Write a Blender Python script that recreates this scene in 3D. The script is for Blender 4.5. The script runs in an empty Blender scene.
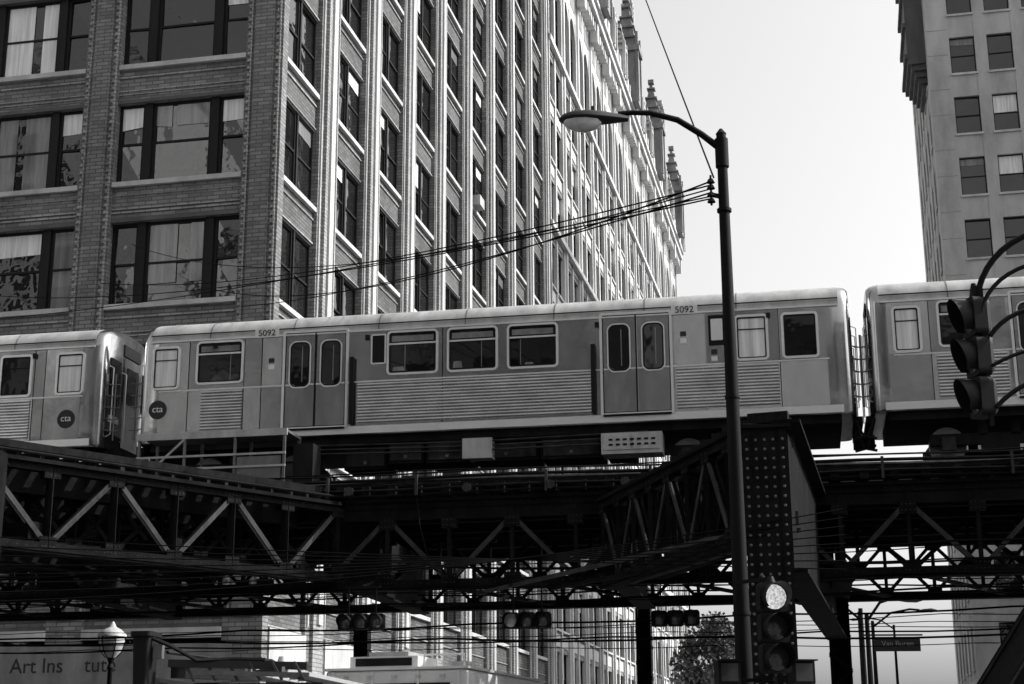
import bpy, math, random
from mathutils import Vector, Matrix, Quaternion
random.seed(7)
R=math.radians
scene=bpy.context.scene

# ------------------------------------------------------------------ materials
MATS={}
def base_mat(name,rough,metal,spec=0.5,coat=0.0):
    m=bpy.data.materials.new(name); m.use_nodes=True
    nt=m.node_tree; b=nt.nodes["Principled BSDF"]
    b.inputs["Roughness"].default_value=rough
    b.inputs["Metallic"].default_value=metal
    b.inputs["Specular IOR Level"].default_value=spec
    b.inputs["Coat Weight"].default_value=coat
    b.inputs["Coat Roughness"].default_value=0.03
    MATS[name]=m
    return m,nt,b
def g3(v): return (v,v,v,1)
def mat(name,col,rough=0.6,metal=0.0,var=0.25,scale=1.5,stretch=(1,1,0.35),bump=0.0,bscale=12,spec=0.5,coat=0.0,rvar=0.0,bstretch=(1,1,1)):
    m,nt,b=base_mat(name,rough,metal,spec,coat)
    L=nt.links; N=nt.nodes
    tc=N.new("ShaderNodeTexCoord"); mp=N.new("ShaderNodeMapping"); mp.inputs["Scale"].default_value=stretch
    L.new(tc.outputs["Object"],mp.inputs["Vector"])
    n=N.new("ShaderNodeTexNoise"); n.inputs["Scale"].default_value=scale; n.inputs["Detail"].default_value=8; n.inputs["Roughness"].default_value=0.65
    L.new(mp.outputs[0],n.inputs["Vector"])
    r=N.new("ShaderNodeValToRGB"); r.color_ramp.elements[0].position=0.3; r.color_ramp.elements[1].position=0.7
    r.color_ramp.elements[0].color=g3(col*(1-var)); r.color_ramp.elements[1].color=g3(min(1,col*(1+var)))
    L.new(n.outputs["Fac"],r.inputs["Fac"]); L.new(r.outputs[0],b.inputs["Base Color"])
    if rvar>0:
        mr=N.new("ShaderNodeMapRange"); mr.inputs["To Min"].default_value=max(0.02,rough-rvar); mr.inputs["To Max"].default_value=rough+rvar
        L.new(n.outputs["Fac"],mr.inputs["Value"]); L.new(mr.outputs[0],b.inputs["Roughness"])
    if bump>0:
        mp2=N.new("ShaderNodeMapping"); mp2.inputs["Scale"].default_value=bstretch; L.new(tc.outputs["Object"],mp2.inputs["Vector"])
        n2=N.new("ShaderNodeTexNoise"); n2.inputs["Scale"].default_value=bscale; n2.inputs["Detail"].default_value=3
        L.new(mp2.outputs[0],n2.inputs["Vector"])
        bp=N.new("ShaderNodeBump"); bp.inputs["Strength"].default_value=bump; bp.inputs["Distance"].default_value=0.05
        L.new(n2.outputs["Fac"],bp.inputs["Height"]); L.new(bp.outputs[0],b.inputs["Normal"])
    return m
def brick(name,col,bw=0.42,rh=0.13,contrast=0.25,mortar=0.5):
    m,nt,b=base_mat(name,0.85,0,0.3)
    L=nt.links; N=nt.nodes
    tc=N.new("ShaderNodeTexCoord"); sx=N.new("ShaderNodeSeparateXYZ"); L.new(tc.outputs["Object"],sx.inputs[0])
    ad=N.new("ShaderNodeMath"); L.new(sx.outputs[0],ad.inputs[0]); L.new(sx.outputs[1],ad.inputs[1])
    cb=N.new("ShaderNodeCombineXYZ"); L.new(ad.outputs[0],cb.inputs[0]); L.new(sx.outputs[2],cb.inputs[1])
    br=N.new("ShaderNodeTexBrick"); L.new(cb.outputs[0],br.inputs["Vector"])
    br.inputs["Scale"].default_value=1; br.inputs["Brick Width"].default_value=bw; br.inputs["Row Height"].default_value=rh
    br.inputs["Mortar Size"].default_value=0.017; br.inputs["Color1"].default_value=g3(col*(1-contrast)); br.inputs["Color2"].default_value=g3(col*(1+contrast))
    br.inputs["Mortar"].default_value=g3(col*mortar)
    n=N.new("ShaderNodeTexNoise"); n.inputs["Scale"].default_value=0.45; n.inputs["Detail"].default_value=10; n.inputs["Roughness"].default_value=0.7
    mp=N.new("ShaderNodeMapping"); mp.inputs["Scale"].default_value=(1,1,0.35); L.new(tc.outputs["Object"],mp.inputs[0]); L.new(mp.outputs[0],n.inputs["Vector"])
    mr=N.new("ShaderNodeMapRange"); mr.inputs["From Min"].default_value=0.3; mr.inputs["From Max"].default_value=0.7
    mr.inputs["To Min"].default_value=0.55; mr.inputs["To Max"].default_value=1.2; L.new(n.outputs["Fac"],mr.inputs["Value"])
    mx=N.new("ShaderNodeMix"); mx.data_type='RGBA'; mx.blend_type='MULTIPLY'; mx.inputs["Factor"].default_value=1
    L.new(br.outputs["Color"],mx.inputs["A"]); L.new(mr.outputs[0],mx.inputs["B"]); L.new(mx.outputs["Result"],b.inputs["Base Color"])
    bp=N.new("ShaderNodeBump"); bp.inputs["Strength"].default_value=0.4; bp.inputs["Distance"].default_value=0.02
    L.new(br.outputs["Fac"],bp.inputs["Height"]); bp.invert=True; L.new(bp.outputs[0],b.inputs["Normal"])
    return m
def emis(name,s):
    m,nt,b=base_mat(name,0.3,0); b.inputs["Base Color"].default_value=g3(0.6)
    n=nt.nodes.new("ShaderNodeTexNoise"); n.inputs["Scale"].default_value=40
    tc=nt.nodes.new("ShaderNodeTexCoord"); nt.links.new(tc.outputs["Object"],n.inputs["Vector"])
    r=nt.nodes.new("ShaderNodeValToRGB"); r.color_ramp.elements[0].position=0.4; r.color_ramp.elements[1].position=0.6; r.color_ramp.elements[0].color=g3(0.45); r.color_ramp.elements[1].color=g3(1)
    nt.links.new(n.outputs["Fac"],r.inputs[0]); nt.links.new(r.outputs[0],b.inputs["Emission Color"])
    b.inputs["Emission Strength"].default_value=s

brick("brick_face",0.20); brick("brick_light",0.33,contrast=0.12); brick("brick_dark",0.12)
mat("limestone",0.42,0.8,var=0.32,scale=0.8,bump=0.3,bscale=6)
mat("pale_terracotta",0.50,0.7,var=0.28,scale=0.6,bump=0.3,bscale=4)
mat("bright_stone",0.62,0.7,var=0.2,scale=0.6)
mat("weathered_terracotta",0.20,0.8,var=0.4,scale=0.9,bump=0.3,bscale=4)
mat("tower_stone",0.36,0.8,var=0.3,scale=0.5,bump=0.2,bscale=4)
mat("dark_stone",0.08,0.8,var=0.3)
mat("window_frame",0.010,0.6,var=0.3,spec=0.2)
mat("interior_dark",0.012,0.9)
mat("window_glass",0.010,0.012,spec=0.9,var=0.5,scale=0.6,stretch=(1,1,1),bump=0.5,bscale=0.7)
mat("window_blind",0.68,0.6,var=0.35,scale=2.2,stretch=(3,3,0.15),coat=0.8,bump=0.15,bscale=1.2)
mat("window_blind_grey",0.14,0.6,var=0.5,scale=2.0,stretch=(3,3,0.2),coat=1.0,bump=0.15,bscale=1.2)
mat("stainless",0.42,0.16,metal=0.95,var=0.18,scale=1.0,stretch=(2.2,1,0.7),bump=0.28,bscale=1.1,rvar=0.06,bstretch=(0.8,1,1.4))
mat("stainless_bright",0.60,0.19,metal=0.92,var=0.14,scale=1.2,stretch=(2.2,1,0.7),bump=0.28,bscale=1.3,rvar=0.08)
mat("stainless_dull",0.30,0.24,metal=0.90,var=0.25,scale=1.2,stretch=(2.2,1,0.6),bump=0.24,bscale=1.5,rvar=0.08)
mat("stainless_rib",0.52,0.20,metal=0.9,var=0.22,scale=2,stretch=(0.8,1,2))
mat("train_roof",0.36,0.5,metal=0.2,var=0.35,scale=1.2,stretch=(2,1,1))
mat("alu_frame",0.76,0.3,metal=0.5,var=0.08)
mat("rubber",0.007,0.7,spec=0.2)
mat("train_glass",0.008,0.03,spec=0.55,var=0.6,scale=1.5,stretch=(1,1,1),bump=0.14,bscale=1.0)
mat("train_interior_trim",0.15,0.5,coat=0.8,var=0.5,scale=3)
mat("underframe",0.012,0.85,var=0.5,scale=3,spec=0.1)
mat("equipment_grey",0.36,0.5,var=0.3,scale=3)
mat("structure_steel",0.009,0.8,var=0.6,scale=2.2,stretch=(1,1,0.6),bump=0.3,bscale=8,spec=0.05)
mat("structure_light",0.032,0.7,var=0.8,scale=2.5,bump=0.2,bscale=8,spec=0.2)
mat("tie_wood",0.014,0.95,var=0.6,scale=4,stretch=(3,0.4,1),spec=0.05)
mat("rail_steel",0.2,0.35,metal=0.8,var=0.3)
mat("galvanised",0.13,0.5,metal=0.3,var=0.35,scale=4)
mat("pole_paint",0.006,0.7,var=0.4,scale=3,spec=0.12)
mat("lamp_shell",0.020,0.45,metal=0.3,var=0.3)
mat("lamp_lens",0.5,0.12,coat=1.0,var=0.25,scale=8)
mat("signal_black",0.006,0.65,var=0.4,spec=0.2)
mat("signal_lens",0.05,0.1,coat=1)
emis("lit_lens",0.75)
mat("wire",0.005,0.8,spec=0.05)
mat("white_paint",0.66,0.35,var=0.14,coat=0.5)
mat("dark_paint",0.014,0.35,var=0.3,coat=0.3)
mat("tyre",0.02,0.85)
mat("sign_panel",0.17,0.5,var=0.45)
mat("black_ink",0.008,0.6)
mat("asphalt",0.05,0.9,var=0.3,scale=3,stretch=(1,1,1),bump=0.3,bscale=60)
mat("concrete",0.25,0.9,var=0.2,scale=1.2,stretch=(1,1,1),bump=0.2,bscale=30)
mat("ground_mat",0.09,0.95,var=0.3,scale=0.1,stretch=(1,1,1))
mat("road_paint",0.7,0.7,var=0.2,scale=6)
mat("leaf_dark",0.05,0.7,var=0.4); mat("leaf_light",0.11,0.6,var=0.3)
mat("bark",0.06,0.9)
mat("globe_glass",0.45,0.25,coat=0.6,var=0.08)

# ------------------------------------------------------------------ builder
class G:
    def __init__(s,name,loc=(0,0,0),rz=0.0):
        s.e=bpy.data.objects.new(name,None); s.e.location=loc; s.e.rotation_euler=(0,0,rz)
        s.e.empty_display_size=0.3
        scene.collection.objects.link(s.e); s.p={}; s.smooth=set(); s.bev={}
    def _(s,part,m):
        k=(part,m)
        if k not in s.p: s.p[k]=([],[])
        return s.p[k]
    def add(s,part,m,vs,fs):
        V,F=s._(part,m); o=len(V)
        V.extend([tuple(v) for v in vs]); F.extend([tuple(i+o for i in f) for f in fs])
    def box(s,part,m,x0,x1,y0,y1,z0,z1):
        x0,x1=sorted((x0,x1)); y0,y1=sorted((y0,y1)); z0,z1=sorted((z0,z1))
        s.add(part,m,[(x0,y0,z0),(x1,y0,z0),(x1,y1,z0),(x0,y1,z0),(x0,y0,z1),(x1,y0,z1),(x1,y1,z1),(x0,y1,z1)],
              [(0,3,2,1),(4,5,6,7),(0,1,5,4),(1,2,6,5),(2,3,7,6),(3,0,4,7)])
    def beam(s,part,m,a,b,w,h):
        a=Vector(a); b=Vector(b); d=(b-a)
        if d.length<1e-6: return
        d.normalize(); up=Vector((0,0,1))
        if abs(d.z)>0.98: up=Vector((0,1,0))
        sd=d.cross(up).normalized()*w/2; u=sd.cross(d).normalized()*h/2
        vs=[]
        for p in (a,b):
            vs+= [p-sd-u,p+sd-u,p+sd+u,p-sd+u]
        s.add(part,m,vs,[(0,3,2,1),(4,5,6,7),(0,1,5,4),(1,2,6,5),(2,3,7,6),(3,0,4,7)])
    def cyl(s,part,m,a,b,r0,r1=None,n=12,cap=True):
        if r1 is None: r1=r0
        s.tube(part,m,[a,b],[r0,r1],n,cap)
    def tube(s,part,m,pts,rs,n=8,cap=True):
        pts=[Vector(p) for p in pts]
        if not isinstance(rs,(list,tuple)): rs=[rs]*len(pts)
        vs=[];fs=[]; prev=None
        for i,p in enumerate(pts):
            d=(pts[min(i+1,len(pts)-1)]-pts[max(i-1,0)]).normalized()
            if prev is None:
                ref=Vector((0,0,1)) if abs(d.z)<0.9 else Vector((1,0,0))
                a=d.cross(ref).normalized()
            else:
                a=(prev-d*prev.dot(d)).normalized()
            prev=a; b=d.cross(a)
            for k in range(n):
                t=2*math.pi*k/n; vs.append(p+(a*math.cos(t)+b*math.sin(t))*rs[i])
        for i in range(len(pts)-1):
            for k in range(n):
                k2=(k+1)%n; fs.append((i*n+k,i*n+k2,(i+1)*n+k2,(i+1)*n+k))
        if cap:
            fs.append(tuple(range(n-1,-1,-1))); fs.append(tuple((len(pts)-1)*n+k for k in range(n)))
        s.add(part,m,vs,fs); s.smooth.add((part,m))
    def loft(s,part,m,secs,cap=True,closed=True,smooth=True):
        n=len(secs[0]); vs=[p for q in secs for p in q]; fs=[]
        for i in range(len(secs)-1):
            for k in range(n if closed else n-1):
                k2=(k+1)%n; fs.append((i*n+k,i*n+k2,(i+1)*n+k2,(i+1)*n+k))
        if cap:
            fs.append(tuple(range(n-1,-1,-1))); fs.append(tuple((len(secs)-1)*n+k for k in range(n)))
        s.add(part,m,vs,fs)
        if smooth: s.smooth.add((part,m))
    def rivet(s,part,m,p,nrm,r=0.02):
        p=Vector(p); nrm=Vector(nrm).normalized()
        ref=Vector((0,0,1)) if abs(nrm.z)<0.9 else Vector((1,0,0))
        a=nrm.cross(ref).normalized(); b=nrm.cross(a)
        vs=[p+(a*math.cos(k*math.pi/3)+b*math.sin(k*math.pi/3))*r for k in range(6)]
        vs+=[p+nrm*r*0.6+(a*math.cos(k*math.pi/3)+b*math.sin(k*math.pi/3))*r*0.6 for k in range(6)]
        s.add(part,m,vs,[(k,(k+1)%6,6+(k+1)%6,6+k) for k in range(6)]+[(6,7,8,9,10,11)])
    def text(s,part,m,txt,size,loc,rot,ext=0.004,align='CENTER'):
        c=bpy.data.curves.new(part,'FONT'); c.body=txt; c.size=size; c.extrude=ext; c.align_x=align; c.align_y='CENTER'
        o=bpy.data.objects.new("tmp",c); scene.collection.objects.link(o)
        bpy.context.view_layer.update()
        me=bpy.data.meshes.new_from_object(o.evaluated_get(bpy.context.evaluated_depsgraph_get()))
        bpy.data.objects.remove(o)
        me.materials.clear(); me.materials.append(MATS[m])
        q=bpy.data.objects.new(part,me); q.parent=s.e; q.location=loc; q.rotation_euler=rot
        scene.collection.objects.link(q)
    def done(s):
        for (part,m),(V,F) in s.p.items():
            me=bpy.data.meshes.new(part); me.from_pydata(V,[],F); me.update()
            me.materials.append(MATS[m])
            o=bpy.data.objects.new(part,me); o.parent=s.e; scene.collection.objects.link(o)
            if (part,m) in s.smooth:
                for p in me.polygons: p.use_smooth=True
                try: me.set_sharp_from_angle(angle=R(38))
                except Exception: pass
            if part in s.bev:
                md=o.modifiers.new("bevel",'BEVEL'); md.width=s.bev[part]; md.segments=2; md.limit_method='ANGLE'
def rrect(u0,u1,v0,v1,r,n=5):
    pts=[]
    for cx,cy,a0 in ((u1-r,v0+r,-90),(u1-r,v1-r,0),(u0+r,v1-r,90),(u0+r,v0+r,180)):
        for i in range(n+1):
            a=R(a0+90*i/n); pts.append((cx+r*math.cos(a),cy+r*math.sin(a)))
    return pts

# ------------------------------------------------------------------ camera, light, world
cam=bpy.data.cameras.new("camera"); co=bpy.data.objects.new("camera",cam); scene.collection.objects.link(co)
cam.lens=55; cam.sensor_width=36; cam.clip_end=6000
co.matrix_world=Matrix.Translation((0,0,1.6))@Matrix.Rotation(R(90+15.2),4,'X')@Matrix.Rotation(R(-0.3),4,'Z')
scene.camera=co
S=Vector((0.93,0.10,0.82)).normalized()
sun=bpy.data.lights.new("sun",'SUN'); sun.energy=5.0; sun.angle=R(0.5); sun.color=(1,0.985,0.97)
so=bpy.data.objects.new("sun",sun); so.rotation_euler=S.to_track_quat('Z','Y').to_euler(); so.location=(30,10,60); scene.collection.objects.link(so)
w=bpy.data.worlds.new("World"); scene.world=w; w.use_nodes=True
nt=w.node_tree; bg=nt.nodes["Background"]
sk=nt.nodes.new("ShaderNodeTexSky"); sk.sky_type='NISHITA'; sk.sun_disc=False
sk.sun_elevation=math.asin(S.z); sk.sun_rotation=math.atan2(S.x,S.y); sk.air_density=1.6; sk.dust_density=5.0; sk.ozone_density=0.5
bw=nt.nodes.new("ShaderNodeRGBToBW"); nt.links.new(sk.outputs[0],bw.inputs[0])
mu=nt.nodes.new("ShaderNodeMath"); mu.operation='MULTIPLY'; mu.inputs[1].default_value=1.75
nt.links.new(bw.outputs[0],mu.inputs[0]); nt.links.new(mu.outputs[0],bg.inputs[0])
bg.inputs[1].default_value=0.15
scene.view_settings.view_transform='Standard'; scene.view_settings.look='None'; scene.view_settings.exposure=0

# ------------------------------------------------------------------ facade helper
def fb(g,part,m,f,u0,u1,d0,d1,z0,z1):
    a=f(u0,d0,z0); b=f(u1,d1,z1); g.box(part,m,a[0],b[0],a[1],b[1],a[2],b[2])
def pane(g,f,u0,u1,z0,z1,d,kind=None,rail=True,fw=0.07):
    """double hung sash: frame + glass (slightly out of plane, like real glazing) + optional blind"""
    fb(g,"window_frames","window_frame",f,u0,u0+fw,d,d+0.08,z0,z1)
    fb(g,"window_frames","window_frame",f,u1-fw,u1,d,d+0.08,z0,z1)
    fb(g,"window_frames","window_frame",f,u0+fw,u1-fw,d,d+0.078,z0,z0+fw)
    fb(g,"window_frames","window_frame",f,u0+fw,u1-fw,d,d+0.078,z1-fw,z1)
    zm=(z0+z1)/2
    segs=[(z0,zm),(zm,z1)] if rail else [(z0,z1)]
    if rail: fb(g,"window_frames","window_frame",f,u0+fw,u1-fw,d,d+0.07,zm-0.035,zm+0.035)
    bl=random.random(); bz=z1
    bm=random.choice(["window_blind","window_blind","window_blind_grey"])
    if kind=='front': lim=0.62; opts=[0.3,0.5,0.75,0.97,0.97]
    elif kind=='rare': lim=0.2; opts=[0.2,0.4]
    else: lim=0.3; opts=[0.2,0.3,0.5,0.5,0.7]
    if bl<lim: bz=z1-(z1-z0)*random.choice(opts)
    if kind=='dark': bz=z1
    for a,b in segs:
        tilt=[random.uniform(-0.022,0.022) for _ in range(4)]
        pts=[f(u0+fw*.5,d+0.02+tilt[0],a),f(u1-fw*.5,d+0.02+tilt[1],a),f(u1-fw*.5,d+0.02+tilt[2],b),f(u0+fw*.5,d+0.02+tilt[3],b)]
        g.add("window_panes","window_glass",pts,[(0,1,2,3)])
    if bz<z1-0.05:
        ua,ub=u0+fw*.7,u1-fw*.7
        if kind=='front' and (u1-u0)>1.5 and random.random()<0.5:
            gp=random.uniform(0.1,0.5); um=(ua+ub)/2+random.uniform(-.3,.3)
            rng=[(ua,um-gp/2),(um+gp/2,ub)]
        else: rng=[(ua,ub)]
        for a,b in rng:
            j=random.uniform(-0.05,0.05)
            g.add("window_blinds",bm,[f(a,d+0.045,bz+j),f(b,d+0.045,bz-j),f(b,d+0.045,z1-0.03),f(a,d+0.045,z1-0.03)],[(0,1,2,3)])

# ------------------------------------------------------------------ brick office building (left)
A=G("brick_office_building",(-7.3,46,0),R(-12))
front=lambda u,d,z:(-u,-d,z)
side=lambda u,d,z:(d,u,z)
HA=53.0; sill0=15.69-4.1*2; ROWS=[(sill0+4.1*k,sill0+4.1*k+2.75) for k in range(0,11)]
A.box("core","interior_dark",-44,-0.47,0.47,45.9,0,HA-0.5)
A.box("roof","concrete",-44,0.3,-0.3,46.2,HA,HA+0.4)
nb=7
for k in range(nb):
    u0=1.25+5.6*k; u1=u0+4.4
    pu0,pu1=(0.0,1.25) if k==0 else (u0-1.2,u0)
    fb(A,"piers","brick_face",front,pu0,pu1,-0.46,0,0,HA)
    c0=pu0+0.30; c1=pu1-0.30
    fb(A,"pier_panels","brick_face",front,c0,c1,0,0.07,5.9,HA)
    for cc in (pu0+0.08,pu1-0.20):
        fb(A,"pier_mouldings","brick_light",front,cc,cc+0.05,0,0.05,5.9,HA)
        z=6.0
        while z<30:
            fb(A,"pier_beads","brick_light",front,cc+0.055,cc+0.125,0,0.06,z,z+0.12); z+=0.24
    for i,(a,b) in enumerate(ROWS):
        prev=5.6 if i==0 else ROWS[i-1][1]
        fb(A,"spandrels","brick_face",front,u0,u1,-0.46,-0.10,prev,a-0.16)
        fb(A,"sills","limestone",front,u0-0.0,u1,-0.46,0.03,a-0.16,a)
        fb(A,"lintels","dark_stone",front,u0,u1,-0.098,-0.05,prev,prev+0.12)
        for zz in (0.30,0.42,0.9):
            fb(A,"string_courses","brick_light",front,u0,u1,-0.098,-0.06,prev+zz,prev+zz+0.05)
        ws=[(u0,u0+0.92),(u0+1.18,u1-1.18),(u1-0.92,u1)]
        for q,(x,y) in enumerate(ws): pane(A,front,x,y,a,b,-0.34,kind='front',rail=True,fw=0.10)
        for x in (u0+0.92,u1-1.18): fb(A,"mullions","window_frame",front,x,x+0.26,-0.40,-0.18,a,b)
    fb(A,"spandrels","brick_face",front,u0,u1,-0.46,-0.10,ROWS[-1][1],HA)
    fb(A,"shopfront_glass","window_glass",front,u0,u1,-0.30,-0.26,0.5,3.6)
    fb(A,"shopfront_base","dark_stone",front,u0,u1,-0.4,-0.2,0,0.5)
    fb(A,"shopfront_transoms","window_glass",front,u0,u1,-0.4,-0.14,3.6,5.3)
    fb(A,"shopfront_cornice","limestone",front,u0,u1,-0.4,0.1,5.3,5.6)
    for x in (u0,u0+1.3,u0+2.6,u1-0.08): fb(A,"shopfront_frames","window_frame",front,x,x+0.08,-0.32,-0.1,0.5,5.3)
fb(A,"shop_sign_board","sign_panel",front,0.9,13.5,0.02,0.12,4.0,5.15)
A.text("sign_lettering","black_ink","Art Ins",0.62,(-7.0,-0.126,4.55),(R(90),0,0))
A.text("sign_lettering","black_ink","tute",0.62,(-4.95,-0.126,4.55),(R(90),0,0))
for k in range(9):
    u0=0.5+5.08*k; u1=u0+3.2; u2=u0+5.08
    if k==8: u2=46.1
    fb(A,"side_piers","brick_face",side,u1,u2,-0.46,0,0,HA)
    fb(A,"side_pilasters","brick_light",side,u1+0.45,u2-0.45,0,0.12,0,HA)
    fb(A,"side_pilaster_ribs","limestone",side,u1+0.75,u2-0.75,0.12,0.2,6,HA)
    for cc in (u1+0.10,u2-0.16): fb(A,"side_mouldings","limestone",side,cc,cc+0.06,0,0.06,5.9,HA)
    for i,(a,b) in enumerate(ROWS):
        prev=5.6 if i==0 else ROWS[i-1][1]
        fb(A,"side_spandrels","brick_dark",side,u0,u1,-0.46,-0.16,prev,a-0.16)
        fb(A,"side_sills","limestone",side,u0,u1,-0.46,-0.02,a-0.16,a)
        for zz in (0.06,0.9): fb(A,"side_courses","brick_light",side,u0,u1,-0.158,-0.11,prev+zz,prev+zz+0.05)
        um=(u0+u1)/2
        pane(A,side,u0,um-0.06,a,b,-0.32,kind='rare'); pane(A,side,um+0.06,u1,a,b,-0.32,kind='rare')
        fb(A,"mullions","window_frame",side,um-0.06,um+0.06,-0.38,-0.18,a,b)
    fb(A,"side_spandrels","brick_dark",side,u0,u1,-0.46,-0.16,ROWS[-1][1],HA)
    fb(A,"side_shopfront","window_glass",side,u0,u1,-0.3,-0.26,0.5,4.2)
    fb(A,"side_shop_lintel","limestone",side,u0,u1,-0.4,0.05,4.2,5.6)
    fb(A,"side_shop_base","dark_stone",side,u0,u1,-0.4,-0.2,0,0.5)
A.box("window_air_conditioner","equipment_grey",-0.3,0.35,26.2,27.1,ROWS[5][0],ROWS[5][0]+0.5)
A.box("window_air_conditioner","equipment_grey",-0.3,0.35,36.2,37.0,ROWS[3][0],ROWS[3][0]+0.5)
A.done()

# ------------------------------------------------------------------ gothic stone building
B=G("gothic_stone_building",(-7.3,46,0),R(-12))
y0=46.3; y1=122.7; HB=56.0; nbay=13; bw_=(y1-y0)/nbay
B.box("core","interior_dark",-30,-0.52,y0+0.3,y1-0.02,0,HB+1)
B.box("end_wall","pale_terracotta",-30,-0.54,y0,y0+0.3,0,HB+1)
for k in range(nbay+1):
    u=y0+bw_*k
    ua=max(y0,u-0.5); ub=min(y1,u+0.5)
    B.box("piers","pale_terracotta",-0.5,0.0,ua,ub,0,HB)
    B.box("pier_ribs","pale_terracotta",0.0,0.13,max(y0,u-0.2),min(y1,u+0.2),0,HB)
    B.box("brackets","pale_terracotta",0.13,0.7,ua+0.1,ub-0.1,HB-1.6,HB)
for k in range(nbay):
    u0=y0+bw_*k+0.5; u1=y0+bw_*(k+1)-0.5; um=(u0+u1)/2
    z=5.2
    B.box("spandrels","pale_terracotta",-0.5,-0.05,u0,u1,4.2,5.2)
    B.box("mid_mullions","pale_terracotta",-0.5,-0.02,um-0.2,um+0.2,0,HB-0.0)
    while z<HB-9.5:
        for a,b in ((u0,um-0.2),(um+0.2,u1)):
            pane(B,side,a,b,z,z+2.9,-0.34,kind='rare')
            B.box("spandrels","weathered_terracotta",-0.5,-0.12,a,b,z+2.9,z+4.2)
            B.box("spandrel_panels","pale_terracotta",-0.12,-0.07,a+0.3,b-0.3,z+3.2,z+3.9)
            B.box("sills","pale_terracotta",-0.12,0.02,a,b,z-0.12,z)
        z+=4.2
    for a,b in ((u0,um-0.2),(um+0.2,u1)):
        pane(B,side,a,b,z,HB-3.2,-0.34,kind='dark')
        c=(a+b)/2; n=6; h=1.5; zt=HB-3.2
        L=[(a,zt-h)]
        for j in range(1,n+1):
            t=j/n; L.append((a+(c-a)*(1-math.cos(t*math.pi/2)),zt-h+h*math.sin(t*math.pi/2)))
        for sgn in (0,1):
            P=[(p if not sgn else (2*c-p[0],p[1])) for p in L]
            for j in range(n):
                (ya,za),(yb,zb)=P[j],P[j+1]
                B.add("arches","pale_terracotta",[(-0.06,ya,za),(-0.06,yb,zb),(-0.06,yb,HB-2.6),(-0.06,ya,HB-2.6),(-0.4,ya,za),(-0.4,yb,zb)],[(0,1,2,3),(0,1,5,4)])
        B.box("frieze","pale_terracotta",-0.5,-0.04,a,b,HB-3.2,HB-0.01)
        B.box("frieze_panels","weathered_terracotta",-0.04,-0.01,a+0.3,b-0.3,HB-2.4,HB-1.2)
    for j in range(6):
        yy=u0+(u1-u0)*(j+0.25)/6; B.box("dentils","pale_terracotta",0.0,0.6,yy,yy+0.34,HB-0.9,HB-0.2)
for zz in (17.6,34.4,47.0): B.box("belt_courses","pale_terracotta",0.0,0.25,y0,y1,zz-0.5,zz-0.15)
B.box("cornice","pale_terracotta",-0.6,0.85,y0,y1,HB,HB+0.6)
B.box("cornice_top","pale_terracotta",-0.6,1.05,y0,y1,HB+0.6,HB+0.9)
for j in range(50):
    yy=y0+(y1-y0)*j/50; B.box("crenellation","pale_terracotta",0.5,0.95,yy,yy+0.8,HB+0.9,HB+2.2)
B.box("parapet","pale_terracotta",0.3,0.8,y0,y1,HB+0.9,HB+1.5)
def pinnacle(x,y,z,w,h,m="limestone"):
    B.box("pinnacles",m,x-w/2,x+w/2,y-w/2,y+w/2,z,z+h*0.45)
    for sx in (-1,1):
        for sy in (-1,1): B.box("pinnacles",m,x+sx*w*.5-.12,x+sx*w*.5+.12,y+sy*w*.5-.12,y+sy*w*.5+.12,z,z+h*0.62)
    B.box("pinnacles",m,x-w*0.62,x+w*0.62,y-w*0.62,y+w*0.62,z+h*0.45,z+h*0.5)
    q=w*0.48; zz=z+h*0.5
    B.add("pinnacles",m,[(x-q,y-q,zz),(x+q,y-q,zz),(x+q,y+q,zz),(x-q,y+q,zz),(x,y,z+h)],[(0,1,4),(1,2,4),(2,3,4),(3,0,4)])
    for t in (0.58,0.68,0.78,0.88):
        ww=q*(1-(t-0.5)*2)+0.18; B.box("pinnacles",m,x-ww,x+ww,y-ww,y+ww,z+h*t,z+h*t+0.14)
    B.box("pinnacles",m,x-0.28,x+0.28,y-0.28,y+0.28,z+h-0.6,z+h-0.2)
for k in range(1,nbay+1):
    big=k%3==0
    pinnacle(0.6,min(y1-0.9,y0+bw_*k),HB+0.9,1.9 if big else 1.1,10.5 if big else 5.0,"weathered_terracotta" if big else "limestone")
for ya in (34,58):
    B.box("roof_dormer","weathered_terracotta",-8,0.45,y0+ya,y0+ya+6,HB+0.9,HB+5.5)
    B.loft("roof_dormer_gable","weathered_terracotta",[[(x,y0+ya,HB+5.5),(x,y0+ya+6,HB+5.5),(x,y0+ya+3,HB+10)] for x in (-8,0.45)],smooth=False)
    for a in (1.2,3,4.8): B.box("dormer_windows","window_frame",0.45,0.48,y0+ya+a-0.5,y0+ya+a+0.5,HB+1.8,HB+4.8)
    pinnacle(0.5,y0+ya+3,HB+9.2,0.8,3.5)
B.cyl("flagpole","galvanised",(-0.66,y0+8.8,HB),(-0.66,y0+8.8,76),0.14,0.06,8)
B.done()

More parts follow.
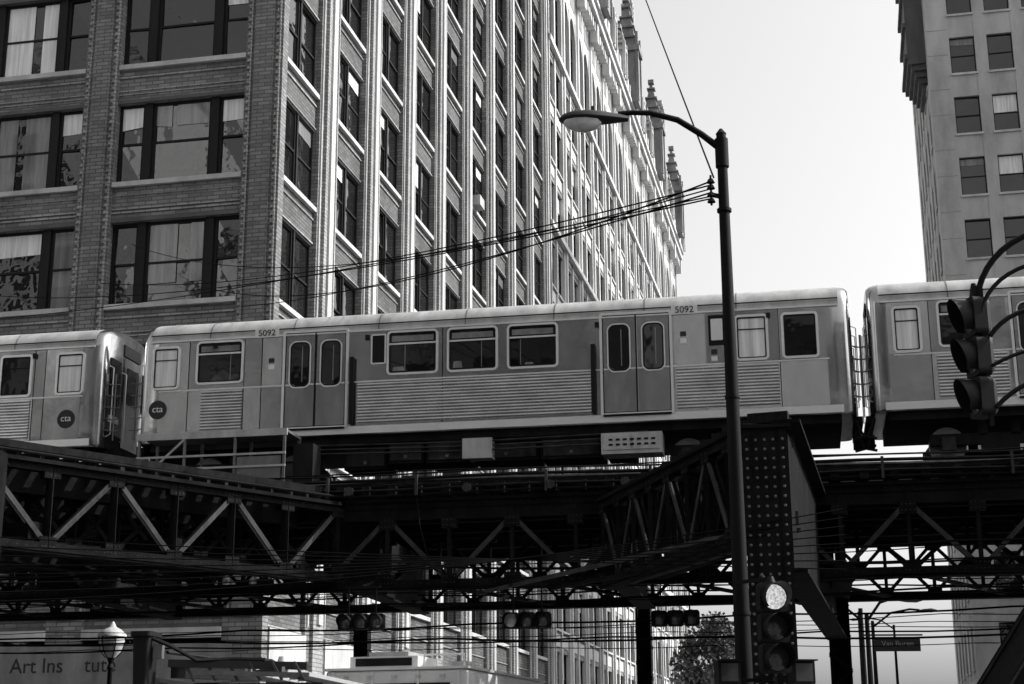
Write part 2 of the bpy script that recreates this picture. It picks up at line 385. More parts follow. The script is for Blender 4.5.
# ------------------------------------------------------------------ stone tower (right)
C=G("stone_office_tower",(27.6,95,0),R(-12))
fr=lambda u,d,z:(u,-d,z)
HC=56
C.box("core","interior_dark",0.42,36,0.42,19.6,0,HC-1)
def gridface(g,f,us,zs,U,H,m,th=0.4,sill="limestone",fw=0.07):
    prev=0.0
    for (a,b) in us+[(U,U)]:
        if a>prev: fb(g,"wall_piers",m,f,prev,a,-th,0,0,H)
        prev=b
    for (a,b) in us:
        pz=0.0
        for (c,d) in zs+[(H,H)]:
            if c>pz: fb(g,"wall_spandrels",m,f,a,b,-th,-0.03,pz,c-(0.14 if c<H else 0))
            if c<H:
                fb(g,"sills",sill,f,a-0.08,b+0.08,-th,0.08,c-0.14,c)
                pane(g,f,a,b,c,d,-th+0.08,fw=fw)
            pz=d
usC=[(1.45+2.38*k,1.45+2.38*k+1.6) for k in range(14)]
zsC=[(2.95+4.25*k,2.95+4.25*k+2.6) for k in range(12)]
gridface(C,fr,usC,zsC,36,HC,"tower_stone")
gridface(C,lambda u,d,z:(-d,u+0.401,z),[(1.2+3*k,2.7+3*k) for k in range(6)],zsC,19.2,HC,"tower_stone")
for zz in (6.4,27.7,53.2):
    C.box("band_course","limestone",-0.12,36,-0.12,19.5,zz-0.2,zz+0.1)
for k in range(12):
    C.box("stone_joints","weathered_terracotta",0.0,1.3,-0.006,-0.001,4.3+4.25*k,4.34+4.25*k); C.box("stone_joints","weathered_terracotta",0.0,1.3,-0.006,-0.001,6.1+4.25*k,6.14+4.25*k)
C.box("oriel","dark_stone",-1.2,-0.01,1.5,7,47.5,HC)
for j in range(5): C.box("oriel_corbel","dark_stone",-1.2+0.22*j,-0.01,1.5+0.2*j,7-0.2*j,47.5-0.4*(j+1),47.5-0.4*j-0.003)
for j in range(4):
    C.box("oriel_bands","dark_stone",-1.4,-1.2,1.4,7.1,47.5+2.3*j,47.8+2.3*j)
C.done()

D=G("concrete_office_block",(26.5,66,0),R(-12))
gridface(D,fr,[(1.2+3*k,3+3*k) for k in range(6)],[(4+3.9*k,6.2+3.9*k) for k in range(4)],20,21,"dark_stone")
gridface(D,lambda u,d,z:(-d,u+0.401,z),[(1.2+3*k,3+3*k) for k in range(5)],[(4+3.9*k,6.2+3.9*k) for k in range(4)],17,21,"dark_stone")
D.box("core","interior_dark",0.42,19.5,0.42,17,0,20.9)
D.done()
# the opposite side of the street (behind the viewpoint) - seen only as reflections in glass and stainless steel
for nm,(x,y,wd,ht,mm) in enumerate([(-104,-2,48,58,"bright_stone"),(-54,-20,40,46,"brick_light"),(-11,-24,22,52,"tower_stone"),(13,-24,30,30,"brick_light"),(50,-24,20,36,"tower_stone")]):
    E=G("city_office_building",(x,y,0),R(-12))
    bk=lambda u,d,z:(u,d,z)
    gridface(E,bk,[(1.0+4.2*k,3.6+4.2*k) for k in range(int((wd-2)/4.2))],[(4+4.6*k,7.2+4.6*k) for k in range(int((ht-3)/4.6))],wd,ht,mm,fw=0.12)
    E.box("core",mm,0.01,wd-0.01,-18,-0.42,0,ht-0.1)
    E.box("cornice","limestone",-0.3,wd+0.3,-18,0.6,ht,ht+0.8)
    E.done()

# ------------------------------------------------------------------ ground, roads, pavements
def slab(name,m,loc,rz,x0,x1,y0,y1,z0,z1):
    g=G(name,loc,rz); g.box("surface",m,x0,x1,y0,y1,z0,z1); g.done(); return g
slab("ground","ground_mat",(0,0,0),0,-2500,2500,-2500,2500,-0.5,-0.012)
slab("road","asphalt",(0,0,0),R(-12),-300,300,-16,43,-0.2,-0.004)
slab("road","asphalt",(-7.3,46,0),R(-12),4.2,18.2,-3.2,500,-0.2,0.0)
slab("pavement","concrete",(-7.3,46,0),R(-12),-300,4.0,-4.2,0,-0.2,0.13)
slab("pavement","concrete",(-7.3,46,0),R(-12),0,4.0,0.01,500,-0.2,0.13)
slab("pavement","concrete",(-7.3,46,0),R(-12),18.4,22.4,-3,500,-0.2,0.13)
slab("pavement","concrete",(0,0,0),R(-12),-300,300,-22,-16.2,-0.2,0.13)
mk=G("road_markings",(-7.3,46,0),R(-12))
for k in range(40): mk.box("dashes","road_paint",11.1,11.25,2+k*9,5+k*9,0.001,0.006)
for k in range(9): mk.box("crosswalk","road_paint",5+k*1.5,5.6+k*1.5,-2.6,-0.2,0.001,0.006)
for k in range(14): mk.box("dashes","road_paint",-60+k*9,-57+k*9,-26,-25.85,0.0,0.004)
mk.done()

# ------------------------------------------------------------------ elevated railway structure
TL=(0,30.6,0); TR=R(-10.5)
T=G("elevated_railway_structure",TL,TR)
ST="structure_steel"; SL="structure_light"
def truss(p0,p1,zt,zb,n,plate=0.0,w=0.30,pat='warren',rivets=True,m=ST,dm=SL):
    p0=Vector((p0[0],p0[1],0)); p1=Vector((p1[0],p1[1],0)); d=(p1-p0); Ln=d.length; d.normalize()
    nrm=Vector((d.y,-d.x,0))
    if nrm.y>0: nrm=-nrm
    Z=lambda p,z: Vector((p.x,p.y,z))
    for z,sg in ((zt,-1),(zb,1)):
        T.beam("girder_flanges",m,Z(p0,z),Z(p1,z),w,0.035)
        for o in (-0.07,0.07):
            T.beam("girder_chords",m,Z(p0+nrm*o,z+sg*0.095),Z(p1+nrm*o,z+sg*0.095),0.03,0.15)
            T.beam("girder_chords",m,Z(p0+nrm*(o*1.75),z+sg*0.036),Z(p1+nrm*(o*1.75),z+sg*0.036),0.10,0.03)
    if plate>0: T.beam("girder_web_plate",m,Z(p0,zt-plate/2-0.02),Z(p1,zt-plate/2-0.02),0.1,plate)
    st=Ln/n; zt2=zt-max(0.12,plate); zb2=zb+0.12
    if rivets:
        q=0.06
        while q<Ln:
            for z in (zt-0.1,zb+0.1): T.rivet("rivets",SL,Z(p0+d*q+nrm*0.086,z),nrm,0.012)
            q+=0.16
    for i in range(n+1):
        p=p0+d*st*i
        for o in (-0.055,0.055): T.beam("girder_verticals",m,Z(p+nrm*o,zt-0.1),Z(p+nrm*o,zb+0.1),0.07,0.03)
        for z in (zt-0.17-plate*0.8,zb+0.17):
            T.beam("gusset_plates",m,Z(p-d*0.15,z),Z(p+d*0.15,z),0.165,0.2)
            if rivets:
                for a in (-0.11,-0.035,0.04,0.11):
                    for b in (-0.06,0.05): T.rivet("rivets",SL,Z(p+d*a+nrm*0.084,z+b),nrm,0.014)
        if i<n:
            q=p0+d*st*(i+1)
            if pat=='warren':
                a,b=(Z(p,zt2),Z(q,zb2)) if i%2==0 else (Z(p,zb2),Z(q,zt2))
                for o in (-0.05,0.05): T.beam("girder_diagonals",dm if o>0 else m,a+nrm*o,b+nrm*o,0.03,0.085)
            else:
                for a,b in ((Z(p,zt2),Z(q,zb2)),(Z(p,zb2),Z(q,zt2))):
                    T.beam("girder_diagonals",m,a,b,0.04,0.075)
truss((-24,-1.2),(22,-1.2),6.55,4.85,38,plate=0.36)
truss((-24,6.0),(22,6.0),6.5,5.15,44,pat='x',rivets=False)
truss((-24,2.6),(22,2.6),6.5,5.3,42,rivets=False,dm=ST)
for y in (0.7,2.14,4.6,6.1):
    T.box("stringers",ST,-24,22,y-0.1,y+0.1,6.38,6.82)
for x in (-22,-15,-9.4,-3.3,2.0,6.3,13.5,20):
    T.box("cross_girder_web",ST,x-0.03,x+0.03,-1.1,6.0,5.1,6.4)
    T.box("cross_girder_flange",ST,x-0.2,x+0.2,-1.1,5.9,5.06,5.1)
def column(x,y,z1,w=0.42):
    T.box("column_flanges",ST,x-w/2,x-w/2+0.05,y-w/2,y+w/2,0,z1)
    T.box("column_flanges",ST,x+w/2-0.05,x+w/2,y-w/2,y+w/2,0,z1)
    T.box("column_web",ST,x-w/2+0.05,x+w/2-0.05,y-0.03,y+0.03,0,z1)
    z=0.4;fl=1
    while z<z1-0.4:
        for yy in (y-w/2-0.01,y+w/2+0.01):
            T.beam("column_lacing",ST,(x-fl*w/2,yy,z),(x+fl*w/2,yy,z+0.35),0.02,0.07)
        z+=0.35; fl=-fl
    T.box("column_base",ST,x-w,x+w,y-w,y+w,0,0.35)
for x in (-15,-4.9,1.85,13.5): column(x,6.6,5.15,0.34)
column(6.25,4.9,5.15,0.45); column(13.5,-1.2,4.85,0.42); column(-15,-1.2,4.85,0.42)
x=-24.0
while x<22:
    j=random.uniform(-0.03,0.03)
    T.box("ties","tie_wood",x+j,x+j+0.21,0.1+random.uniform(-.05,.05),2.75,6.822,7.02)
    T.box("ties","tie_wood",x+j,x+j+0.21,3.95,6.7,6.822,7.02)
    T.box("walkway_joists","tie_wood",x+j,x+j+0.16,-1.45+random.uniform(-.04,.04),0.05,6.60,6.80)
    x+=0.52
for y in (-1.3,-1.05,-0.8,-0.55,-0.3): T.box("walkway_planks","tie_wood",-24,22,y,y+0.21,6.803,6.85)
for y in (0.70,2.14,4.6,6.04):
    T.box("rail_head","rail_steel",-24,22,y-0.035,y+0.035,7.15,7.2); T.box("rail_web","rail_steel",-24,22,y-0.01,y+0.01,7.04,7.15); T.box("rail_foot","rail_steel",-24,22,y-0.07,y+0.07,7.021,7.04)
T.box("guard_timber","tie_wood",-24,22,0.15,0.35,7.023,7.17); T.box("guard_timber","tie_wood",-24,22,-0.02,0.10,6.86,7.0)
for y,z,r_ in ((-1.42,6.93,0.035),(-1.25,6.9,0.045),(-0.9,6.9,0.04),(-1.5,6.72,0.03),(-1.48,6.62,0.02),(-1.46,7.02,0.018),(-1.2,7.1,0.015)):
    pts=[(-24+0.9*i,y+0.01*math.sin(i*1.3),z+0.02*math.sin(i*0.9+y*7)) for i in range(52)]
    T.tube("conduits",ST if r_<0.04 else SL,pts,r_,6)
x=-23
while x<22:
    T.box("conduit_clamps",SL,x,x+0.05,-1.56,-1.5,6.58,6.98); x+=1.7+random.random()*0.8
for x in (-13,-10.5,-2.0,-1.2,0.4,1.6,3.4,8.3,9.9,11.2):
    T.box("junction_boxes","structure_light",x,x+0.32,-1.0,-0.75,6.86,7.02+random.random()*0.15)
for x in (1.0,-0.6,2.4,-2.9):
    T.tube("tie_bolts",SL,[(x,-1.47,6.7),(x,-1.56,6.7)],0.09,8)
for i in range(18):
    y=random.choice([-1.62,-1.55,-1.4,0.5,2.0,5.5]); z=random.uniform(4.1,5.6); ph=random.random()*6
    pts=[(-24+1.15*k,y+0.03*math.sin(k+ph),z-0.07*abs(math.sin(k*0.7+ph))+0.012*k*math.sin(ph)) for k in range(41)]
    T.tube("slung_cables","wire",pts,random.choice([0.010,0.014,0.02]),5)
for k in range(7):
    x=-20+6.1*k+random.random()
    T.tube("cable_drops","wire",[(x,-1.5,6.6),(x+0.1,-1.6,6.0),(x+0.3,-1.58,5.2),(x+1.0,-1.5,4.9)],0.016,5)
LT0=(-3.2,-1.35); LT1=(-9.3,-10.4); RT0=(2.0,-1.36); RT1=(4.95,-7.5)
truss(LT0,LT1,6.5,5.0,9); truss(RT0,RT1,6.4,4.75,8)
truss((-6.0,-1.35),(-12.5,-10.4),6.45,5.1,9,rivets=False,dm=ST)
truss((-4.4,-1.35),(-10.9,-10.4),6.3,5.2,13,rivets=False,dm=ST,pat='x')
truss((2.9,-1.36),(5.4,-7.0),6.4,4.9,8,rivets=False,dm=ST,pat='x')
def wedge(P0,P1,far,n,z=6.62):
    for i in range(n):
        t=(i+0.5)/n; x=P0[0]+(P1[0]-P0[0])*t; y=P0[1]+(P1[1]-P0[1])*t
        fx,fy=far(t)
        T.beam("branch_ties","tie_wood",(x+(fx-x)*random.uniform(.03,.06),y+(fy-y)*.04,z),(fx,fy,z),0.15,0.15)
wedge(LT0,LT1,lambda t:(-3.9-9.5*t-3.2,-1.5-7.6*t),30)
T.beam("branch_guard_timber","tie_wood",(LT0[0]-.25,LT0[1],6.76),(LT1[0]-.25,LT1[1],6.76),0.16,0.12)
T.tube("branch_conduit",ST,[(LT0[0]+.05,LT0[1]-.1,6.62),(LT1[0]+.05,LT1[1]-.1,6.6)],0.03,6)
for o in (0.8,2.2,3.2):
    T.beam("branch_stringers",ST,(LT0[0]-o,LT0[1],6.3),(LT1[0]-o*1.2,LT1[1]+o*.4,6.3),0.16,0.42)
T.beam("branch_rail","rail_steel",(LT0[0]-1.0,LT0[1],6.78),(LT1[0]-1.3,LT1[1]+.5,6.78),0.07,0.12)
for i in range(4):
    t=(i+0.3)/4; a=(LT0[0]+(LT1[0]-LT0[0])*t,LT0[1]+(LT1[1]-LT0[1])*t)
    T.beam("branch_cross_beams",ST,(a[0],a[1],5.35),(a[0]-4.2,a[1]+1.6,5.35),0.25,0.3)
    T.beam("branch_cross_beams",ST,(a[0],a[1],5.2),(a[0]-4.0,a[1]-1.2,5.2),0.1,0.1)
for i in range(16):
    x=-20+i*2.5
    T.beam("lateral_bracing",ST,(x,-1.2,4.9),(x+2.5,2.6,5.4),0.09,0.07); T.beam("lateral_bracing",ST,(x+2.5,-1.2,4.9),(x,2.6,5.4),0.09,0.07)
    T.beam("lateral_bracing",ST,(x,2.6,5.4),(x+2.5,6,5.2),0.09,0.07)
T.beam("tie_rods",SL,(2.6,-2.6,4.72),(5.0,-7.2,4.72),0.06,0.06)
T.beam("tie_rods",SL,(-0.4,-1.4,4.72),(4.85,-6.9,4.95),0.08,0.06)
T.beam("tie_rods",ST,(1.0,-1.4,4.78),(4.7,-5.6,4.78),0.1,0.06)
CX,CY=5.12,-7.85
wedge(RT0,RT1,lambda t:(5.9-0.45*t,-1.4-6.2*t),14,z=6.52)
T.beam("plate_girder_web",ST,(CX+0.3,CY,5.3),(6.2,4.7,5.3),0.05,2.1)
T.beam("plate_girder_flange",ST,(CX+0.3,CY,4.22),(6.2,4.7,4.22),0.42,0.05)
T.beam("plate_girder_flange",ST,(CX+0.3,CY,6.36),(6.2,4.7,6.36),0.42,0.05)
for i in range(11):
    t=i/10; x=CX+0.3+(6.2-CX-0.3)*t; y=CY+(4.7-CY)*t
    T.beam("plate_girder_stiffeners",ST,(x-0.06,y,4.25),(x-0.06,y,6.33),0.10,0.14)
    for zz in range(12): T.rivet("rivets",SL,(x-0.115,y,4.4+zz*0.165),(-1,0,0),0.02)
w=0.62; CT=6.2
T.box("heavy_column_face",ST,CX-w/2,CX+w/2,CY-w/2,CY-w/2+0.04,0,CT)
T.box("heavy_column_face",ST,CX-w/2,CX+w/2,CY+w/2-0.04,CY+w/2,0,CT)
T.box("heavy_column_web",ST,CX-w/2+0.05,CX-w/2+0.1,CY-w/2+0.04,CY+w/2-0.04,0,CT-.02)
T.box("heavy_column_web",ST,CX+w/2-0.1,CX+w/2-0.05,CY-w/2+0.04,CY+w/2-0.04,0,CT-.02)
T.box("heavy_column_cap",ST,CX-w/2-0.06,CX+w/2+0.06,CY-w/2-0.06,CY+w/2+0.06,CT,CT+0.05)
T.box("heavy_column_base",ST,CX-0.6,CX+0.6,CY-0.6,CY+0.6,0,0.4)
for sx in (-w/2+0.06,w/2-0.06):
    T.box("heavy_column_angle",ST,CX+sx-0.055,CX+sx+0.055,CY-w/2-0.02,CY-w/2-0.001,0,CT-.02)
z=0.5
while z<CT-0.1:
    for sx in (-w/2+0.06,w/2-0.06): T.rivet("rivets","galvanised",(CX+sx,CY-w/2-0.02,z),(0,-1,0),0.024)
    for sx in (-0.12,0.0,0.12): T.rivet("rivets","galvanised",(CX+sx,CY-w/2-0.0,z),(0,-1,0),0.024)
    z+=0.135
column(-7.15,-7.5,6.5,0.5)
x0,x1,y0_,y1_=-7.35,-4.25,-1.35,-0.45
T.box("service_platform_deck","galvanised",x0,x1,y0_,y1_,7.98,8.03)
T.box("service_platform_edge","equipment_grey",x0-0.02,x1+0.02,y0_-0.04,y0_-0.001,7.9,8.04)
for x in (x0+0.04,x0+1.0,x0+2.05,x1-0.04):
    for y in (y0_,y1_): T.beam("service_platform_legs","galvanised",(x,y,6.86),(x,y,7.98),0.05,0.05)
for zz in (7.3,7.55): T.beam("service_platform_rails","equipment_grey",(x0,y0_-0.03,zz),(x1,y0_-0.03,zz),0.03,0.04)
T.beam("service_platform_rails","equipment_grey",(x0,y0_-0.02,7.0),(x0+1.0,y0_-0.02,7.9),0.03,0.04)
T.box("service_platform_lower","equipment_grey",x0-0.1,x0+1.3,y0_-0.1,y1_,7.2,7.25)
T.box("service_platform_panel","galvanised",x0+2.1,x1-0.1,y0_-0.02,y0_+0.01,7.05,7.5)
T.box("equipment_cabinet","underframe",-4.15,-3.75,-1.2,-0.7,6.86,7.75)
T.done()

# ------------------------------------------------------------------ train cars
def train_car(x0,x1,feat,panels):
    c=G("train_car",TL,TR)
    half=[(0.03,8.14),(0.0,8.2),(0.0,10.30),(0.025,10.44),(0.09,10.58),(0.22,10.70),(0.45,10.80),(0.85,10.88),(1.42,10.91)]
    prof=half+[(2.84-y,z) for y,z in reversed(half[:-1])]
    def sec(x,ins,drop=0):
        return [(x,1.42+(y-1.42)*(1-ins/1.42),z-drop*(z>10.35)) for y,z in prof]
    c.loft("body_shell","stainless",[sec(x0,0.14,0.05),sec(x0+0.05,0.06,0.02),sec(x0+0.14,0.015),sec(x0+0.4,0.0),sec(x1-0.4,0.0),sec(x1-0.14,0.015),sec(x1-0.05,0.06,0.02),sec(x1,0.14,0.05)])
    rp=[(y,z) for y,z in prof if z>=10.30]
    c.loft("roof","train_roof",[[(x,1.42+(y-1.42)*1.006,z+0.006) for y,z in rp] for x in (x0+0.2,x1-0.2)],cap=False,closed=False)
    x=x0+1.5
    while x<x1-0.5:
        c.loft("roof_seams","galvanised",[[(xx,1.42+(y-1.42)*1.010,z+0.010) for y,z in rp] for xx in (x,x+0.025)],cap=False,closed=False); x+=1.83
    # individual cladding sheets, each with its own finish and its own slight set
    for a,b,m in panels:
        t=random.uniform(-0.004,0.004)
        c.add("cladding_sheets",m,[(a+.01,-0.006,9.26),(b-.01,-0.006+t*.5,9.26),(b-.01,-0.006-abs(t),10.29),(a+.01,-0.006,10.29)],[(0,1,2,3)])
        m2=random.choice(["stainless","stainless_bright","stainless_bright"])
        c.add("cladding_sheets_lower",m2,[(a+.01,-0.004,8.32),(b-.01,-0.004,8.32),(b-.01,-0.004-abs(t),9.22),(a+.01,-0.004,9.22)],[(0,1,2,3)])
    c.box("drip_rail","rubber",x0+0.2,x1-0.2,-0.03,-0.008,10.445,10.465)
    c.box("drip_rail_light","alu_frame",x0+0.2,x1-0.2,-0.028,-0.001,10.30,10.33)
    c.box("side_sill","alu_frame",x0+0.2,x1-0.2,-0.022,-0.001,8.16,8.31)
    c.box("belt_rail","alu_frame",x0+0.42,x1-0.42,-0.014,-0.001,9.225,9.255)
    def panel(part,m,a,b,z0,z1,r,yf,yb=0.03):
        P=rrect(a,b,z0,z1,r)
        c.loft(part,m,[[(u,yf,z) for u,z in P],[(u,yb,z) for u,z in P]],smooth=False)
    def ring(part,m,a,b,z0,z1,r,t,yf):
        O=rrect(a,b,z0,z1,r); I=rrect(a+t,b-t,z0+t,z1-t,max(0.01,r-t)); n=len(O)
        vs=[(u,yf,z) for u,z in O]+[(u,yf,z) for u,z in I]+[(u,0.01,z) for u,z in O]+[(u,0.01,z) for u,z in I]
        fs=[]
        for k in range(n):
            q=(k+1)%n; fs+=[(k,q,n+q,n+k),(k,2*n+k,2*n+q,q),(n+k,n+q,3*n+q,3*n+k)]
        c.add(part,m,vs,fs)
    for kind,a,b in feat:
        if kind=='win':
            panel("window_glass","train_glass",a+.03,b-.03,9.37,10.25,0.07,-0.012)
            ring("window_frames","alu_frame",a,b,9.34,10.28,0.1,0.045,-0.038)
            ring("window_gaskets","rubber",a+.045,b-.045,9.385,10.235,0.06,0.03,-0.028)
            c.box("window_transom","alu_frame",a+0.05,b-0.05,-0.032,-0.014,9.98,10.015)
            c.add("window_interior","train_interior_trim",[(a+0.1,-0.0135,10.05),(b-0.1,-0.0135,10.05),(b-0.1,-0.0135,10.17),(a+0.1,-0.0135,10.17)],[(0,1,2,3)])
            q=a+0.12
            while q<b-0.3:
                ww=random.uniform(0.14,0.3); hh=random.uniform(9.47,9.58)
                if random.random()<0.6: c.add("window_interior","train_interior_trim",[(q,-0.0135,9.43),(q+ww,-0.0135,9.43),(q+ww-.02,-0.0135,hh),(q+.02,-0.0135,hh)],[(0,1,2,3)])
                if random.random()<0.5: c.add("window_stanchions","train_interior_trim",[(q+ww,-0.013,9.43),(q+ww+.015,-0.013,9.43),(q+ww+.015,-0.013,9.96),(q+ww,-0.013,9.96)],[(0,1,2,3)])
                q+=ww+random.uniform(0.05,0.3)
        if kind in('small','bright'):
            panel("window_glass","train_glass" if kind=='small' else "window_blind",a+.03,b-.03,9.3,10.18,0.06,-0.012)
            ring("window_frames","alu_frame",a,b,9.27,10.21,0.09,0.05,-0.036)
            ring("window_gaskets","rubber",a+.045,b-.045,9.315,10.165,0.06,0.03,-0.026)
            c.box("window_transom","rubber",a+0.05,b-0.05,-0.024,-0.013,9.9,9.92)
        if kind=='door':
            mid=(a+b)/2
            ring("door_frames","alu_frame",a-0.05,b+0.05,8.29,10.4,0.05,0.05,-0.035)
            ring("door_shadow_gap","rubber",a,b,8.34,10.35,0.03,0.02,-0.018)
            for p,q in ((a,mid-0.012),(mid+0.012,b)):
                panel("door_leaves","stainless_dull",p+0.02,q-0.01,8.36,10.33,0.02,-0.012)
                cx=(p+q)/2
                panel("door_glass","train_glass",cx-0.18,cx+0.18,9.22,10.12,0.12,-0.02)
                ring("door_gaskets","rubber",cx-0.21,cx+0.21,9.19,10.15,0.14,0.03,-0.024)
                ring("door_window_trim","alu_frame",cx-0.235,cx+0.235,9.165,10.175,0.15,0.025,-0.028)
                c.box("door_stanchions","train_interior_trim",cx-0.01+.05,cx+0.01+.05,-0.0215,-0.0202,9.3,10.05)
            c.box("door_seam","rubber",mid-0.014,mid+0.014,-0.03,-0.004,8.35,10.34)
            c.box("door_threshold","rubber",a,b,-0.06,-0.036,8.27,8.31)
        if kind=='rib':
            n=13; z=8.36; h=0.84/n; vs=[];fs=[]
            for i in range(n):
                zz=z+h*i
                for yy,dz in ((-0.008,0),(-0.008,0.2*h),(-0.034,0.35*h),(-0.038,0.6*h),(-0.034,0.85*h)):
                    vs+=[(a,yy,zz+dz),(b,yy,zz+dz)]
            vs+=[(a,-0.008,z+h*n),(b,-0.008,z+h*n)]
            for i in range(len(vs)//2-1): fs.append((2*i,2*i+1,2*i+3,2*i+2))
            c.add("corrugated_panels","stainless_rib",vs,fs)
        if kind=='seam':
            c.box("panel_seams","rubber",a-0.006,a+0.006,-0.012,-0.001,8.32,10.29)
        if kind=='rod':
            c.box("door_guards","rubber",a-0.045,a+0.045,-0.12,-0.05,8.35,9.75)
            c.box("door_guard_brackets","rubber",a-0.02,a+0.02,-0.05,-0.001,8.5,8.56); c.box("door_guard_brackets","rubber",a-0.02,a+0.02,-0.05,-0.001,9.5,9.56)
        if kind=='slot':
            panel("destination_sign","rubber",a,b,9.62,10.2,0.03,-0.02); ring("destination_sign_frame","alu_frame",a-.03,b+.03,9.59,10.23,0.04,0.03,-0.028)
        if kind=='route':
            panel("route_sign","rubber",a,b,9.62,10.24,0.02,-0.02); panel("route_sign_lit","white_paint",a+.05,b-.02,9.72,10.16,0.02,-0.026)
        if kind=='num':
            c.box("number_plate","alu_frame",a-0.26,a+0.26,-0.034,-0.0285,b-0.09,b+0.09)
            c.text("car_number","black_ink","5092",0.19,(a,-0.042,b),(R(90),0,0))
        if kind=='logo':
            n=24; vs=[(a+0.2*math.cos(2*math.pi*k/n),-0.014,b+0.2*math.sin(2*math.pi*k/n)) for k in range(n)]
            c.add("operator_roundel","black_ink",vs,[tuple(range(n))])
            c.text("operator_lettering","white_paint","cta",0.2,(a,-0.020,b+0.01),(R(90),0,0),ext=0.002)
        if kind=='decal':
            c.box("decals","white_paint",a,a+0.12,-0.013,-0.001,b,b+0.1); c.box("decals","black_ink",a,a+0.12,-0.013,-0.001,b+0.14,b+0.24)
    for x in (x0+4.9,x1-5.0,x0+1.6,x1-1.6):
        c.box("marker_lights","rubber",x,x+0.08,-0.05,-0.012,10.12,10.22)
    for xe,sg in ((x0,-1),(x1,1)):
        def eb(part,m,dx0,dx1,ya,yb,za,zb): c.box(part,m,xe+sg*dx0,xe+sg*dx1,ya,yb,za,zb)
        eb("end_door","stainless_dull",0.004,0.05,1.0,1.84,8.3,10.3)
        eb("end_door_window","train_glass",0.051,0.065,1.14,1.70,9.3,10.1)
        eb("end_windows","train_glass",0.004,0.03,0.36,0.88,9.3,10.15); eb("end_windows","train_glass",0.004,0.03,1.96,2.48,9.3,10.15)
        eb("end_headlights","lamp_lens",0.004,0.06,0.42,0.58,8.75,8.9); eb("end_headlights","lamp_lens",0.004,0.06,0.64,0.80,8.75,8.9)
        eb("end_sign","rubber",0.004,0.03,1.0,1.84,10.35,10.6)
        eb("end_lower_apron","underframe",0.004,0.04,0.3,2.54,8.15,8.5)
        eb("anticlimber","underframe",0.0,0.16,0.45,2.4,8.02,8.16)
        for yy in (0.3,0.95,1.9,2.5): c.tube("end_grab_rails","alu_frame",[(xe+sg*0.02,yy,8.4),(xe+sg*0.12,yy,8.45),(xe+sg*0.12,yy,9.9),(xe+sg*0.02,yy,9.95)],0.012,6)
        c.box("coupler","underframe",xe,xe+sg*0.4,1.3,1.54,7.7,7.95)
        for yy,zz in ((0.9,7.65),(0.6,7.5),(0.4,7.7)):
            c.tube("jumper_cables","rubber",[(xe,yy,8.1),(xe+sg*0.15,yy,zz+.05),(xe+sg*0.4,yy,zz)],0.03,6)
        for zz in (8.55,8.8,9.05,9.3,9.55):
            c.tube("gate_springs","galvanised",[(xe,0.3,zz),(xe+sg*0.16,0.26,zz-0.05),(xe+sg*0.32,0.26,zz-0.04)],0.014,5)
        c.tube("gate_posts","galvanised",[(xe+sg*0.2,0.27,8.3),(xe+sg*0.2,0.27,9.75)],0.016,6)
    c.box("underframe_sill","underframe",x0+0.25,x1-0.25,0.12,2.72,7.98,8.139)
    xx=x0+4.4
    while xx<x1-4.5:
        wv=0.45+random.random()*0.9; xe=min(xx+wv,x1-4.3); yb=0.1+random.random()*0.25; zb=7.42+random.random()*0.2
        c.box("underfloor_equipment","underframe",xx,xe,yb,1.1,zb,7.975)
        c.box("equipment_lids","structure_light",xx+0.05,xe-0.05,yb-0.03,yb-0.001,zb+0.06,7.9)
        c.box("equipment_latches","galvanised",(xx+xe)/2-0.03,(xx+xe)/2+0.03,yb-0.05,yb-0.031,zb+0.1,zb+0.16)
        xx=xe+0.07
    for k in range(3):
        c.tube("underfloor_pipes","structure_light",[(x0+3.9,0.06-0.02*k,7.95-0.09*k),(x0+7,0.05,7.9-0.09*k),(x1-4,0.06,7.96-0.1*k)],0.02,6)
    c.box("underfloor_box_pale","equipment_grey",x0+6.95,x0+7.55,-0.02,0.4,7.55,7.96)
    c.box("underfloor_box_pale","equipment_grey",x0+9.75,x0+10.95,-0.03,0.5,7.52,7.94)
    for q in range(2): c.box("box_lids","equipment_grey",x0+9.8+q*0.58,x0+10.33+q*0.58,-0.045,-0.031,7.6,7.9)
    for q in range(7): c.box("underfloor_vents","underframe",x0+9.9+q*0.14,x0+9.98+q*0.14,-0.052,-0.046,7.68,7.72); c.box("underfloor_vents","underframe",x0+9.9+q*0.14,x0+9.98+q*0.14,-0.052,-0.046,7.78,7.82)
    for tcx in (x0+2.3,x1-2.3):
        for ya in (0.42,2.32):
            c.box("bogie_sideframe","underframe",tcx-1.3,tcx+1.3,ya-0.06,ya+0.06,7.5,7.72)
            c.box("bogie_sideframe","underframe",tcx-0.35,tcx+0.35,ya-0.08,ya+0.08,7.32,7.5)
            for dx in (-0.95,0.95): c.box("bogie_axlebox","structure_light",tcx+dx-0.13,tcx+dx+0.13,ya-0.1,ya+0.1,7.4,7.66)
            for dx in (-0.3,0.3): c.cyl("bogie_springs","underframe",(tcx+dx,ya-0.02,7.7),(tcx+dx,ya-0.02,7.97),0.1,0.1,10)
        for dx in (-0.95,0.95):
            for ya in (0.70,2.14): c.cyl("wheels","rail_steel",(tcx+dx,ya-0.06,7.555),(tcx+dx,ya+0.06,7.555),0.355,0.355,24)
            c.cyl("axles","underframe",(tcx+dx,0.7,7.555),(tcx+dx,2.14,7.555),0.07,0.07,8)
    c.done(); return c
SS,SB,SD="stainless","stainless_bright","stainless_dull"
